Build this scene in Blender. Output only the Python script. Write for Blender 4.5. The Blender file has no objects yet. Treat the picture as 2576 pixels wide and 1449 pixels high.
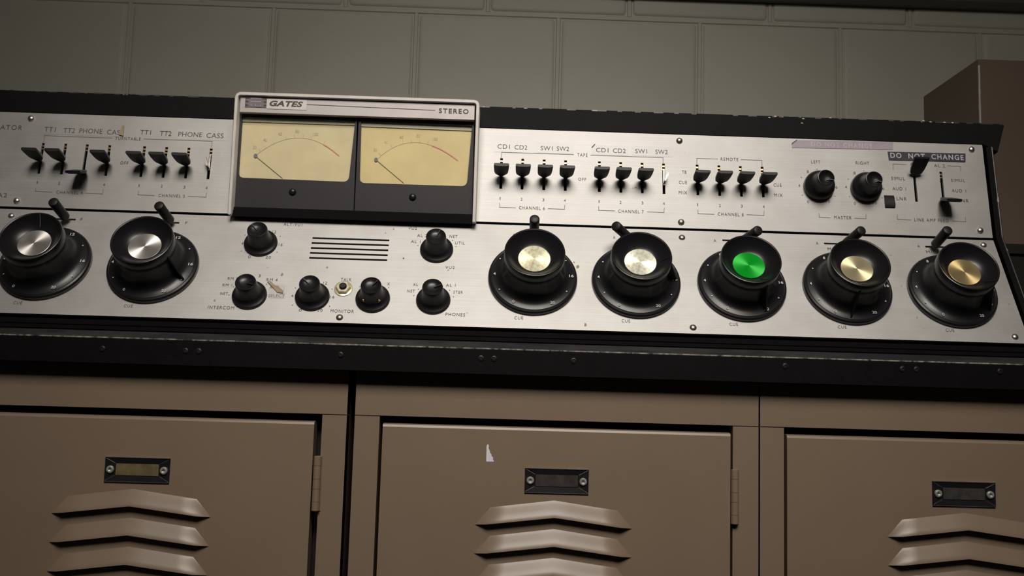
import bpy, bmesh, math, random
from mathutils import Matrix, Vector
random.seed(7)
sc = bpy.context.scene
COL = sc.collection

# ------------------------------------------------------------------ camera
F, PITCH, YAW, ROLL = 2476.7, 0.10959, 0.01819, 0.02882
CAM = Vector((-0.20366, -0.74757, 0.01713))
_fw = Vector((math.sin(YAW)*math.cos(PITCH), math.cos(YAW)*math.cos(PITCH), math.sin(PITCH)))
_r = Vector((math.cos(YAW), -math.sin(YAW), 0.0))
_u = _r.cross(_fw)
_c, _s = math.cos(ROLL), math.sin(ROLL)
RT, UP = _c*_r + _s*_u, -_s*_r + _c*_u
cd = bpy.data.cameras.new('camera')
cam = bpy.data.objects.new('camera', cd)
COL.objects.link(cam)
cd.sensor_fit = 'HORIZONTAL'; cd.sensor_width = 36.0; cd.lens = F/2576*36.0
cd.clip_start = 0.01; cd.clip_end = 50
M = Matrix((RT, UP, -_fw)).transposed().to_4x4(); M.translation = CAM
cam.matrix_world = M
sc.camera = cam

# ------------------------------------------------------------------ world, light, exposure
w = bpy.data.worlds.new('world'); sc.world = w; w.use_nodes = True
w.node_tree.nodes['Background'].inputs[0].default_value = (0.5, 0.52, 0.55, 1)
w.node_tree.nodes['Background'].inputs[1].default_value = 0.02
sc.view_settings.view_transform = 'Standard'; sc.view_settings.look = 'None'
sc.view_settings.gamma = 1.0; sc.view_settings.use_curve_mapping = False
sc.view_settings.exposure = 0.0
LAMP_LOC = (-0.14, -1.02, 1.06)
ld = bpy.data.lights.new('ceiling_lamp_light', 'AREA')
ld.shape = 'RECTANGLE'; ld.size = 0.76; ld.size_y = 0.60; ld.energy = 2.7
ld.color = (1.0, 0.93, 0.84); ld.spread = math.radians(54)
lo_ = bpy.data.objects.new('ceiling_lamp_light', ld); COL.objects.link(lo_)
lo_.location = LAMP_LOC
LAMP_Q = (Vector((-0.16, 0.12, 0.14)) - Vector(LAMP_LOC)).to_track_quat('-Z', 'Y')
lo_.rotation_euler = LAMP_Q.to_euler()

# ------------------------------------------------------------------ measured frames of the console
TL, TU, YB, ZB, L1, L2 = 0.52541, 0.16559, 0.006, 0.06915, 0.10435, 0.0857
def frame(kind):
    t = TL if kind == 'lo' else TU
    O = Vector((0, YB, ZB))
    if kind == 'up': O = O + Vector((0, math.sin(TL), math.cos(TL)))*L1
    return O, Vector((0, math.sin(t), math.cos(t))), Vector((0, -math.cos(t), math.sin(t)))
def fmat(kind):
    O, V, N = frame(kind)
    m = Matrix((Vector((1, 0, 0)), V, N)).transposed().to_4x4(); m.translation = O
    return m
def ray(px, py):
    return _fw + RT*((px-1288)/F) + UP*((724.5-py)/F)
def on(kind, px, py, h=0.0):          # a point measured in the photo -> (x, v) on a console panel
    O, V, N = frame(kind); d = ray(px, py)
    X = CAM + d*((O+N*h-CAM).dot(N)/d.dot(N))
    return X.x, (X-O).dot(V)
def onY(px, py, y):                   # -> (x, z) on an upright plane
    d = ray(px, py); X = CAM + d*((y-CAM.y)/d.y)
    return X.x, X.z

# ------------------------------------------------------------------ materials
def new_mat(name):
    m = bpy.data.materials.new(name); m.use_nodes = True
    nt = m.node_tree; b = nt.nodes['Principled BSDF']
    return m, nt, b
def N(nt, t, **kw):
    n = nt.nodes.new(t)
    for k, v in kw.items():
        if k.startswith('i_'): n.inputs[k[2:].replace('_', ' ')].default_value = v
        else: setattr(n, k, v)
    return n
def coords(nt, scale, kind='Object'):
    tc = nt.nodes.new('ShaderNodeTexCoord'); mp = nt.nodes.new('ShaderNodeMapping')
    mp.inputs['Scale'].default_value = scale
    nt.links.new(tc.outputs[kind], mp.inputs['Vector']); return mp.outputs[0]
def noise(nt, vec, scale, detail=3, rough=.55):
    n = nt.nodes.new('ShaderNodeTexNoise'); n.inputs['Scale'].default_value = scale
    n.inputs['Detail'].default_value = detail; n.inputs['Roughness'].default_value = rough
    nt.links.new(vec, n.inputs['Vector']); return n.outputs['Fac']
def ramp(nt, fac, stops):
    r = nt.nodes.new('ShaderNodeValToRGB'); e = r.color_ramp.elements
    while len(e) < len(stops): e.new(.5)
    for el, (p, c) in zip(e, stops): el.position = p; el.color = c
    nt.links.new(fac, r.inputs[0]); return r.outputs[0]
def bump(nt, b, fac, strength, dist=0.001):
    n = nt.nodes.new('ShaderNodeBump'); n.inputs['Strength'].default_value = strength
    n.inputs['Distance'].default_value = dist
    nt.links.new(fac, n.inputs['Height']); nt.links.new(n.outputs[0], b.inputs['Normal'])
def g(v): return (v, v, v, 1)
def paint(name, col, rough, var=.08, nscale=60, bmp=0.0, metal=0.0, spec=.5, bscale=900):
    m, nt, b = new_mat(name)
    v = coords(nt, (1, 1, 1)); f = noise(nt, v, nscale, 4)
    lo = tuple(c*(1-var) for c in col)+(1,); hi = tuple(min(1, c*(1+var)) for c in col)+(1,)
    nt.links.new(ramp(nt, f, [(.3, lo), (.7, hi)]), b.inputs['Base Color'])
    b.inputs['Roughness'].default_value = rough; b.inputs['Metallic'].default_value = metal
    b.inputs['Specular IOR Level'].default_value = spec
    if bmp: bump(nt, b, noise(nt, v, bscale, 2), bmp, .0005)
    return m

def brushed(name):
    m, nt, b = new_mat(name)
    v = coords(nt, (6, 1400, 1)); st = noise(nt, v, 1.0, 3)
    v2 = coords(nt, (1, 1, 1)); sm = noise(nt, v2, 22, 5, .6)
    base = ramp(nt, sm, [(.25, (.445, .43, .415, 1)), (.6, (.54, .53, .52, 1))])
    mx = N(nt, 'ShaderNodeMix', data_type='RGBA', blend_type='MULTIPLY'); mx.inputs[0].default_value = 1
    nt.links.new(base, mx.inputs[6]); nt.links.new(ramp(nt, st, [(.3, g(.9)), (.7, g(1))]), mx.inputs[7])
    spk = noise(nt, coords(nt, (1, 1.3, 1)), 95, 2, .4)
    spots = ramp(nt, spk, [(.76, g(0)), (.80, g(1))])
    mx2 = N(nt, 'ShaderNodeMix', data_type='RGBA')
    nt.links.new(spots, mx2.inputs[0]); nt.links.new(mx.outputs[2], mx2.inputs[6]); mx2.inputs[7].default_value = (.30, .21, .12, 1)
    nt.links.new(mx2.outputs[2], b.inputs['Base Color'])
    b.inputs['Metallic'].default_value = 0.92
    rr = ramp(nt, sm, [(.2, g(.60)), (.8, g(.65))]); nt.links.new(rr, b.inputs['Roughness'])
    b.inputs['Anisotropic'].default_value = 0.4; b.inputs['Anisotropic Rotation'].default_value = 0.25
    cx = N(nt, 'ShaderNodeCombineXYZ'); cx.inputs[0].default_value = 1
    nt.links.new(cx.outputs[0], b.inputs['Tangent'])
    bump(nt, b, st, .12, .0002)
    return m
def spun(name, col, rough=.28, metal=1.0, stain=0):
    m, nt, b = new_mat(name)
    v = coords(nt, (1, 1, 1))
    if stain:
        s = noise(nt, v, 260, 4, .7)
        c = ramp(nt, s, [(.36, tuple(x*.62 for x in col)+(1,)), (.55, col+(1,))])
        nt.links.new(c, b.inputs['Base Color'])
    else: b.inputs['Base Color'].default_value = col+(1,)
    b.inputs['Metallic'].default_value = metal; b.inputs['Roughness'].default_value = rough
    b.inputs['Anisotropic'].default_value = 0.8
    t = N(nt, 'ShaderNodeTangent', direction_type='RADIAL', axis='Z')
    nt.links.new(t.outputs[0], b.inputs['Tangent'])
    return m
def worn(name, dark=(.012, .011, .012), lite=(.24, .23, .20), lo=.40, hi=.60, sc_=(160, 60, 60)):
    m, nt, b = new_mat(name)
    f = noise(nt, coords(nt, sc_), 1, 6, .7)
    mk = ramp(nt, f, [(lo, g(0)), (hi, g(1))])
    mx = N(nt, 'ShaderNodeMix', data_type='RGBA'); nt.links.new(mk, mx.inputs[0])
    mx.inputs[6].default_value = dark+(1,); mx.inputs[7].default_value = lite+(1,)
    nt.links.new(mx.outputs[2], b.inputs['Base Color']); b.inputs['Roughness'].default_value = .45
    return m

M_PANEL = brushed('brushed_aluminium')
M_BLACK = paint('black_moulded_plastic', (.010, .0095, .011), .46, .15, 40, 0, 0, .3)
M_CUP = paint('black_glossy_plastic', (.010, .0095, .011), .32, .15, 40, 0, 0, .36)
M_CASE = paint('black_crinkle_enamel', (.0032, .0028, .0034), .6, .2, 80, .25, 0, .10)
M_METER = paint('dark_grey_plastic', (.019, .0175, .0205), .5, .08, 60, .03, 0, .35)
M_RIB = paint('matt_black_rubber', (.004, .0035, .004), .7, .1, 60, 0, 0, .08)
M_WORN = worn('worn_black_edge')
M_WORN2 = worn('chipped_black_edge', lo=.60, hi=.64, sc_=(160, 90, 90))
M_STRIP = worn('scuffed_black_enamel', (.012, .011, .013), (.035, .032, .036), .45, .7, (18, 60, 60))
M_WHITE = paint('off_white_enamel', (.62, .58, .55), .4, .08, 90)
M_PLATE = paint('satin_silver_plate', (.44, .40, .40), .45, .06, 60, 0, .25)
M_CREAM = paint('aged_cream_dial', (.72, .62, .40), .6, .07, 45)
M_CREAM2 = paint('yellowed_cream_dial', (.74, .61, .33), .6, .07, 45)
M_INK = paint('printed_black_ink', (.055, .045, .045), .6, .3, 300)
M_LINE = paint('fine_printed_line', (.16, .14, .13), .6, .2, 300)
M_FAINT = paint('faded_grey_ink', (.50, .43, .30), .7, .2, 300)
M_RED = paint('faded_red_ink', (.74, .34, .28), .7, .1)
M_BLUE = paint('blue_grey_ink', (.20, .19, .28), .7, .1)
M_WINK = paint('white_engraved_ink', (.50, .50, .48), .6, .1)
M_TAPEL = paint('pale_label_tape', (.50, .485, .475), .35, .04)
M_PURP = paint('faded_mauve_embossed_tape', (.30, .25, .29), .45, .08, 120)
M_PURT = paint('embossed_pale_letter', (.43, .38, .42), .5, .05)
M_DTAPE = paint('black_embossed_tape', (.035, .03, .045), .35, .15, 120)
M_DTXT = paint('embossed_white_letter', (.42, .42, .44), .5, .1)
M_CHROME = paint('nickel_screw', (.62, .58, .54), .34, .15, 300, 0, 1.0)
M_DSCREW = paint('tarnished_screw', (.36, .33, .30), .42, .3, 300, 0, 1.0)
M_BRASS = paint('brass_contact', (.42, .27, .13), .35, .2, 300, 0, 1.0)
M_BONE = paint('aged_nickel_nut', (.62, .55, .38), .35, .15, 300, 0, .5)
M_TAN = paint('tan_locker_enamel', (.188, .138, .097), .38, .03, 20, .03, 0, .5, 700)
M_SHADE = paint('painted_interior_shade', (.012, .009, .007), .8, .1)  # near-black colour standing in for shade inside lockers and louvers
M_BROWN = paint('brown_cabinet_enamel', (.18, .125, .095), .45, .04, 20)
M_DARKB = paint('dark_green_black_enamel', (.016, .016, .012), .5, .1)
M_TORN = paint('torn_brown_tape', (.30, .22, .14), .6, .25, 200)
M_STICK = paint('white_paper_sticker', (.62, .62, .68), .6, .02)
M_EMB = paint('grey_mauve_emblem_ink', (.17, .14, .155), .5, .1, 120)
M_CARD1 = paint('olive_card', (.10, .075, .03), .6, .4, 120)
M_CARD2 = paint('brown_black_card', (.030, .022, .022), .5, .5, 160)
M_CARD3 = paint('dark_grey_card', (.035, .03, .028), .5, .4, 160)
M_RIVET = paint('steel_rivet', (.62, .62, .60), .3, .1, 300, 0, .7)
M_SILV = spun('spun_aluminium_cap', (.86, .83, .79), .36, .9)
M_PALE = spun('spun_pale_yellow_cap', (.86, .82, .58), .42, .35, 1)
M_PALE2 = spun('spun_ivory_cap', (.88, .87, .72), .42, .35, 1)
M_GREEN = spun('spun_green_cap', (.0, .36, .02), .40, .35)
M_GOLD = spun('spun_pale_gold_cap', (.84, .74, .46), .34, .8)
M_GOLD2 = spun('spun_gold_cap', (.80, .62, .30), .32, .85)
M_TRIM = paint('grey_painted_conduit', (.12, .115, .105), .5, .05)
M_FLOOR = paint('speckled_floor_tile', (.34, .32, .28), .4, .15, 30)
M_CEIL = paint('white_ceiling_tile', (.55, .54, .50), .8, .04)
M_ROOM = paint('painted_room_wall', (.55, .54, .48), .7, .04)
def emis(name, col, s):
    m, nt, b = new_mat(name); b.inputs['Emission Color'].default_value = col+(1,)
    b.inputs['Emission Strength'].default_value = s; b.inputs['Base Color'].default_value = (.8, .8, .8, 1); return m
M_LAMP = emis('lamp_diffuser', (1, .94, .86), 3.0)
def wallmat():
    m, nt, b = new_mat('grey_green_masonry_paint')
    v = coords(nt, (1, 1, 1)); f = noise(nt, v, 7, 4)
    nt.links.new(ramp(nt, f, [(.3, (.46, .452, .385, 1)), (.7, (.50, .490, .425, 1))]), b.inputs['Base Color'])
    b.inputs['Roughness'].default_value = .6
    mh = N(nt, 'ShaderNodeMath', operation='MULTIPLY_ADD'); mh.inputs[1].default_value = .35
    nt.links.new(noise(nt, v, 420, 3), mh.inputs[0]); nt.links.new(noise(nt, v, 60, 3), mh.inputs[2])
    bump(nt, b, mh.outputs[0], .22, .0016)
    return m
M_WALL = wallmat()
def glassmat():
    m = bpy.data.materials.new('clear_meter_window'); m.use_nodes = True; nt = m.node_tree
    nt.nodes.clear(); o = nt.nodes.new('ShaderNodeOutputMaterial')
    t = N(nt, 'ShaderNodeBsdfTransparent'); t.inputs[0].default_value = (.95, .95, .92, 1)
    gl = N(nt, 'ShaderNodeBsdfGlossy'); gl.inputs['Roughness'].default_value = .12
    lw = N(nt, 'ShaderNodeLayerWeight'); lw.inputs[0].default_value = .12
    mx = N(nt, 'ShaderNodeMixShader'); nt.links.new(lw.outputs['Facing'], mx.inputs[0])
    nt.links.new(t.outputs[0], mx.inputs[1]); nt.links.new(gl.outputs[0], mx.inputs[2])
    nt.links.new(mx.outputs[0], o.inputs[0]); return m
M_GLASS = glassmat()

# ------------------------------------------------------------------ helpers
def obj(name, bm, mat, parent=None, M=None, smooth=None, bevel=None):
    me = bpy.data.meshes.new(name)
    if bevel:
        bmesh.ops.bevel(bm, geom=[e for e in bm.edges if e.calc_face_angle(0) > .6], offset=bevel, segments=2, affect='EDGES', profile=.5)
    bmesh.ops.recalc_face_normals(bm, faces=bm.faces[:])
    bm.to_mesh(me); bm.free()
    for m in (mat if isinstance(mat, (list, tuple)) else [mat]): me.materials.append(m)
    if smooth is not None:
        me.polygons.foreach_set('use_smooth', [True]*len(me.polygons))
        me.set_sharp_from_angle(angle=math.radians(smooth))
    o = bpy.data.objects.new(name, me); COL.objects.link(o)
    if parent: o.parent = parent
    if M is not None: o.matrix_basis = M
    return o
def merge(o, bm, mat):               # add printing or a pattern to the mesh it belongs to
    me = bpy.data.meshes.new('m'); bm.to_mesh(me); bm.free()
    b2 = bmesh.new(); b2.from_mesh(o.data); n = len(b2.faces); b2.from_mesh(me); b2.faces.ensure_lookup_table()
    o.data.materials.append(mat); k = len(o.data.materials)-1
    for f in b2.faces[n:]: f.material_index = k
    b2.to_mesh(o.data); b2.free(); bpy.data.meshes.remove(me)
def empty(name, loc, label=None, cat=None, group=None):
    o = bpy.data.objects.new(name, None); COL.objects.link(o); o.location = loc; o.empty_display_size = .02
    return tag(o, label, cat, group)
def tag(o, label=None, cat=None, group=None, kind=None):
    for k, v in (('label', label), ('category', cat), ('group', group), ('kind', kind)):
        if v: o[k] = v
    return o
def box(bm, x0, x1, y0, y1, z0, z1):
    vs = [bm.verts.new(p) for p in ((x0, y0, z0), (x1, y0, z0), (x1, y1, z0), (x0, y1, z0), (x0, y0, z1), (x1, y0, z1), (x1, y1, z1), (x0, y1, z1))]
    for f in ((0, 1, 2, 3), (4, 5, 6, 7), (0, 1, 5, 4), (1, 2, 6, 5), (2, 3, 7, 6), (3, 0, 4, 7)):
        bm.faces.new([vs[i] for i in f])
def prism(bm, pts, a, b, axis='x'):
    """polygon pts extruded from a to b along an axis; pts are the other two coordinates in order"""
    def P(p, t):
        return {'x': (t, p[0], p[1]), 'y': (p[0], t, p[1]), 'z': (p[0], p[1], t)}[axis]
    A = [bm.verts.new(P(p, a)) for p in pts]; B = [bm.verts.new(P(p, b)) for p in pts]
    n = len(pts); bm.faces.new(A); bm.faces.new(B)
    for i in range(n): bm.faces.new((A[i], A[(i+1) % n], B[(i+1) % n], B[i]))
def lathe(bm, prof, seg=48, c=(0, 0, 0), rot=None):
    rings = []
    for r, z in prof:
        ring = []
        for k in range(1 if r < 1e-7 else seg):
            a = 2*math.pi*k/seg; p = Vector((r*math.cos(a), r*math.sin(a), z))
            if rot: p = rot @ p
            ring.append(bm.verts.new(p+Vector(c)))
        rings.append(ring)
    for A, B in zip(rings, rings[1:]):
        for k in range(seg):
            k2 = (k+1) % seg
            if len(A) == 1 and len(B) == 1: continue
            if len(A) == 1: bm.faces.new((A[0], B[k], B[k2]))
            elif len(B) == 1: bm.faces.new((A[k], A[k2], B[0]))
            else: bm.faces.new((A[k], A[k2], B[k2], B[k]))
    for R_ in (rings[0], rings[-1]):
        if len(R_) > 2:
            try: bm.faces.new(R_)
            except ValueError: pass
def tube(bm, p0, p1, r0, r1=None, seg=20, round_end=True):
    p0, p1 = Vector(p0), Vector(p1); r1 = r1 or r0; d = p1-p0; L = d.length
    q = Vector((0, 0, 1)).rotation_difference(d.normalized()).to_matrix()
    e = r1*.22
    prof = [(0, 0), (r0, 0), (r1, L-e), (r1*.93, L-e*.35), (r1*.8, L), (0, L+e*.15)] if round_end else [(0, 0), (r0, 0), (r1, L), (0, L)]
    lathe(bm, prof, seg, p0, q)
def fmm(s): return [(r/1000, z/1000) for r, z in s]
def plate_holes(x0, x1, y0, y1, z0, z1, holes):
    """flat plate with real rectangular cut-outs"""
    bm = bmesh.new()
    xs = sorted({x0, x1} | {h[i] for h in holes for i in (0, 1)}); ys = sorted({y0, y1} | {h[i] for h in holes for i in (2, 3)})
    V = {}
    def vt(i, j, k):
        if (i, j, k) not in V: V[(i, j, k)] = bm.verts.new((xs[i], ys[j], (z0, z1)[k]))
        return V[(i, j, k)]
    solid = {}
    for i in range(len(xs)-1):
        for j in range(len(ys)-1):
            cx, cy = (xs[i]+xs[i+1])/2, (ys[j]+ys[j+1])/2
            solid[(i, j)] = not any(a < cx < b and c < cy < d for a, b, c, d in holes)
    for (i, j), s in solid.items():
        if not s: continue
        for k in (0, 1): bm.faces.new((vt(i, j, k), vt(i+1, j, k), vt(i+1, j+1, k), vt(i, j+1, k)))
        for di, dj, e in ((-1, 0, ((i, j), (i, j+1))), (1, 0, ((i+1, j), (i+1, j+1))), (0, -1, ((i, j), (i+1, j))), (0, 1, ((i, j+1), (i+1, j+1)))):
            if not solid.get((i+di, j+dj), False):
                (a, b), (c, d) = e
                bm.faces.new((vt(a, b, 0), vt(c, d, 0), vt(c, d, 1), vt(a, b, 1)))
    return bm
def add_text(bm, s, cx, cy, wid, hei, z=0.0002, bold=0.0, shear=0.0, space=1.0, M=None):
    cu = bpy.data.curves.new('t', 'FONT'); cu.body = s; cu.size = 1; cu.offset = bold; cu.shear = shear; cu.space_character = space
    cu.resolution_u = 3
    o = bpy.data.objects.new('t', cu); COL.objects.link(o)
    bpy.context.view_layer.update()
    me = bpy.data.meshes.new_from_object(o.evaluated_get(bpy.context.evaluated_depsgraph_get()))
    xs = [v.co.x for v in me.vertices]; ys = [v.co.y for v in me.vertices]
    x0, x1, y0, y1 = min(xs), max(xs), min(ys), max(ys)
    vs = []
    for v in me.vertices:
        p = Vector((cx+(v.co.x-(x0+x1)/2)/(x1-x0)*wid, cy+(v.co.y-(y0+y1)/2)/(y1-y0)*hei, z))
        vs.append(bm.verts.new(M @ p if M else p))
    for f in me.polygons:
        try: bm.faces.new([vs[i] for i in f.vertices])
        except ValueError: pass
    bpy.data.objects.remove(o); bpy.data.meshes.remove(me); bpy.data.curves.remove(cu)
def ptext(bm, kind, s, px, py, wpx, hpx, bold=.0, h=0.0, z=.0002, **kw):
    a = on(kind, px-wpx/2, py-wpx*.0155, h); b = on(kind, px+wpx/2, py+wpx*.0155, h)
    c = on(kind, px, py-hpx/2, h); d = on(kind, px, py+hpx/2, h); m = on(kind, px, py, h)
    add_text(bm, s, m[0], m[1], b[0]-a[0], c[1]-d[1], z, bold, **kw)
def line(bm, pts, wd, z=.0002, ext=1.0):
    for (ax, ay), (bx, by) in zip(pts, pts[1:]):
        d = Vector((bx-ax, by-ay)); L = d.length
        if L < 1e-9: continue
        n = Vector((-d.y, d.x))/L*wd/2; e = d/L*wd/2*ext
        q = [(ax-e.x+n.x, ay-e.y+n.y), (bx+e.x+n.x, by+e.y+n.y), (bx+e.x-n.x, by+e.y-n.y), (ax-e.x-n.x, ay-e.y-n.y)]
        bm.faces.new([bm.verts.new((x, y, z)) for x, y in q])
def T(x, y, z=0.0): return Matrix.Translation((x, y, z))
def RZ(a): return Matrix.Rotation(a, 4, 'Z')
def RX(a): return Matrix.Rotation(a, 4, 'X')

# ------------------------------------------------------------------ the room
YW = 0.611
def make_block_wall():
    bm = bmesh.new()
    P_, half = 0.2032, 0.00475
    zj = 0.5605   # centre of the mortar course seen near the top of the photo
    bx = on_bx
    rec = .0016
    for row in range(-10, 4):
        z0, z1 = zj+row*P_+half, zj+(row+1)*P_-half
        off = bx + (P_/2 if row % 2 == 0 else 0)
        for k in range(-9, 11):
            x0, x1 = off+k*P_+half, off+(k+1)*P_-half
            if x0 > 1.9 or x1 < -2.0: continue
            j = lambda: random.uniform(-.0006, .0006)
            o = [(x0+j(), z0+j()), (x1+j(), z0+j()), (x1+j(), z1+j()), (x0+j(), z1+j())]
            rings = []
            for ins, yy in ((0, rec), (.0012, .0002), (.003, -.0006), (.006, -.0008)):
                ring = []
                for (x, z), (sx, sz) in zip(o, ((1, 1), (-1, 1), (-1, -1), (1, -1))):
                    r_ = .005
                    for t in (0, 1, 2):
                        a = t/2
                        cx, cz = x+sx*(ins+r_), z+sz*(ins+r_)
                        ang = math.atan2(-sz, -sx)+(a-.5)*math.pi/2
                        ring.append(bm.verts.new((cx+r_*math.cos(ang), YW+yy, cz+r_*math.sin(ang))))
                rings.append(ring)
            for A, B in zip(rings, rings[1:]):
                for i in range(12): bm.faces.new((A[i], A[(i+1) % 12], B[(i+1) % 12], B[i]))
            bm.faces.new(rings[-1])
            # raised painted mortar bead left of the block
            xm = off+k*P_; b = .0034
            prism(bm, [(xm-b, YW+.0017), (xm-b*.6, YW-.0002), (xm+b*.6, YW-.0002), (xm+b, YW+.0017)], z0-.002, z1+.002, 'z')
        zm = zj+row*P_; b = .0038
        prism(bm, [(YW+.0017, zm-b), (YW-.0001, zm-b*.6), (YW-.0001, zm+b*.6), (YW+.0017, zm+b)], -2.0, 1.9, 'x')
    box(bm, -2.0, 1.9, YW+.0016, YW+.1, -1.45, 1.2)
    o = obj('wall_back', bm, M_WALL, smooth=25)
    return tag(o, 'painted grey green concrete block wall', None, None, 'structure')
on_bx = -0.32655
make_block_wall()
for nm, b, m in (('floor', (-2.0, 1.9, -3.6, YW+.1, -1.55, -1.45), M_FLOOR), ('ceiling', (-2.0, 1.9, -3.6, YW+.1, 1.2, 1.3), M_CEIL),
                 ('wall_left', (-2.1, -2.0, -3.6, YW+.1, -1.45, 1.2), M_ROOM), ('wall_right', (1.9, 2.0, -3.6, YW+.1, -1.45, 1.2), M_ROOM),
                 ('wall_front', (-2.1, 2.0, -3.7, -3.6, -1.45, 1.2), M_ROOM)):
    bm = bmesh.new(); box(bm, *b); tag(obj(nm, bm, m), kind='structure')
bm = bmesh.new()      # painted raceway fixed along the wall, crossing the top right of the picture
zt = 0.5925
prism(bm, [(YW+.001, zt-.002), (YW-.012, zt-.002), (YW-.020, zt+.004), (YW-.022, zt+.008), (YW-.022, zt+.034), (YW-.018, zt+.040), (YW+.001, zt+.040)], -1.95, 1.85, 'x')
tag(obj('trim_1', bm, M_TRIM, bevel=.0015), 'grey painted raceway running along the top of the block wall', kind='structure')
t = empty('ceiling_light', LAMP_LOC, 'rectangular tilted lamp hanging from the ceiling behind the camera', 'ceiling light')
t.rotation_euler = LAMP_Q.to_euler()
bm = bmesh.new(); box(bm, -.40, .40, -.32, .32, .004, .05)
obj('housing', bm, M_WHITE, t, bevel=.004)
bm = bmesh.new(); box(bm, -.38, .38, -.30, .30, .0015, .0042)
obj('diffuser', bm, M_LAMP, t)
bm = bmesh.new(); tube(bm, (0, 0, .05), LAMP_Q.inverted() @ Vector((0, 0, 1.2-LAMP_LOC[2])), .012, round_end=False)
obj('ceiling_stem', bm, M_WHITE, t)

# ------------------------------------------------------------------ lockers
def rrect(x0, x1, z0, z1, r, n=3):
    pts = []
    for cx, cz, a0 in ((x1-r, z1-r, 0), (x0+r, z1-r, 90), (x0+r, z0+r, 180), (x1-r, z0+r, 270)):
        for k in range(n+1):
            a = math.radians(a0+90*k/n); pts.append((cx+r*math.cos(a), cz+r*math.sin(a)))
    return pts
def louver_mesh(hw=.0585):
    """pressed chevron louver; local x across, z up, y = 0 the door face, lip towards -y; origin at the apex of the lip"""
    bm = bmesh.new(); d = .0062
    n = 8
    lipx = [-hw, -hw*.845]+[hw*.845*(k/n*2-1) for k in range(1, n)]+[hw*.845, hw]
    top, lip, under = [], [], []
    def zl(x): return -.0071*abs(x)/hw
    for x in lipx:
        tip = abs(abs(x)-hw) < 1e-6
        lip.append((x, 0 if tip else -d, zl(x)))
    def zt_(x): return .0122-.0062*abs(x)/(hw*.80)
    mid, topv = [], []
    for x, y, z in lip:
        if y == 0: mid.append(None); topv.append(None)
        else:
            xx = x*.955
            topv.append((xx, 0, zt_(xx))); mid.append((x*.985, -d*.72, z+.0048))
    L = [bm.verts.new(p) for p in lip]
    rows = [L]
    for fy, fz in ((.97, .10), (.80, .30), (.50, .55), (.20, .80), (.05, .93), (-.01, 1.0)):
        row = []
        for (x, y, z), tp in zip(lip, topv):
            row.append(None if tp is None else bm.verts.new((x+(tp[0]-x)*fz, -d*fy, z+(tp[2]-z)*fz)))
        rows.append(row)
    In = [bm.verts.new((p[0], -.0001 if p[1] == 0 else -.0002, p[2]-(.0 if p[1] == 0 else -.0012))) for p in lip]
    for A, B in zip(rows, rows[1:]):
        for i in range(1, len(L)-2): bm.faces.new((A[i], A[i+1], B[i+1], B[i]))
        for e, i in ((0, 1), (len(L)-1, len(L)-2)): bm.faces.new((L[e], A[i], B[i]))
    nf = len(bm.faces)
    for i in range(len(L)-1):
        f = bm.faces.new((L[i], L[i+1], In[i+1], In[i])); f.material_index = 1  # underside coloured near-black to paint the shade within the louver
    return bm
def rivet(bm, c, r, axis_rot, hole=True):
    lathe(bm, [(r, 0), (r*.95, r*.35), (r*.7, r*.6), (r*.42, r*.55), (r*.36, r*.1), (0, r*.1)] if hole else [(r, 0), (r*.85, r*.45), (r*.5, r*.7), (0, r*.78)], 20, c, axis_rot)
RFRONT = Matrix.Rotation(math.radians(90), 3, 'X')          # local z -> -y
ZTOP = 0.0328
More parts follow.
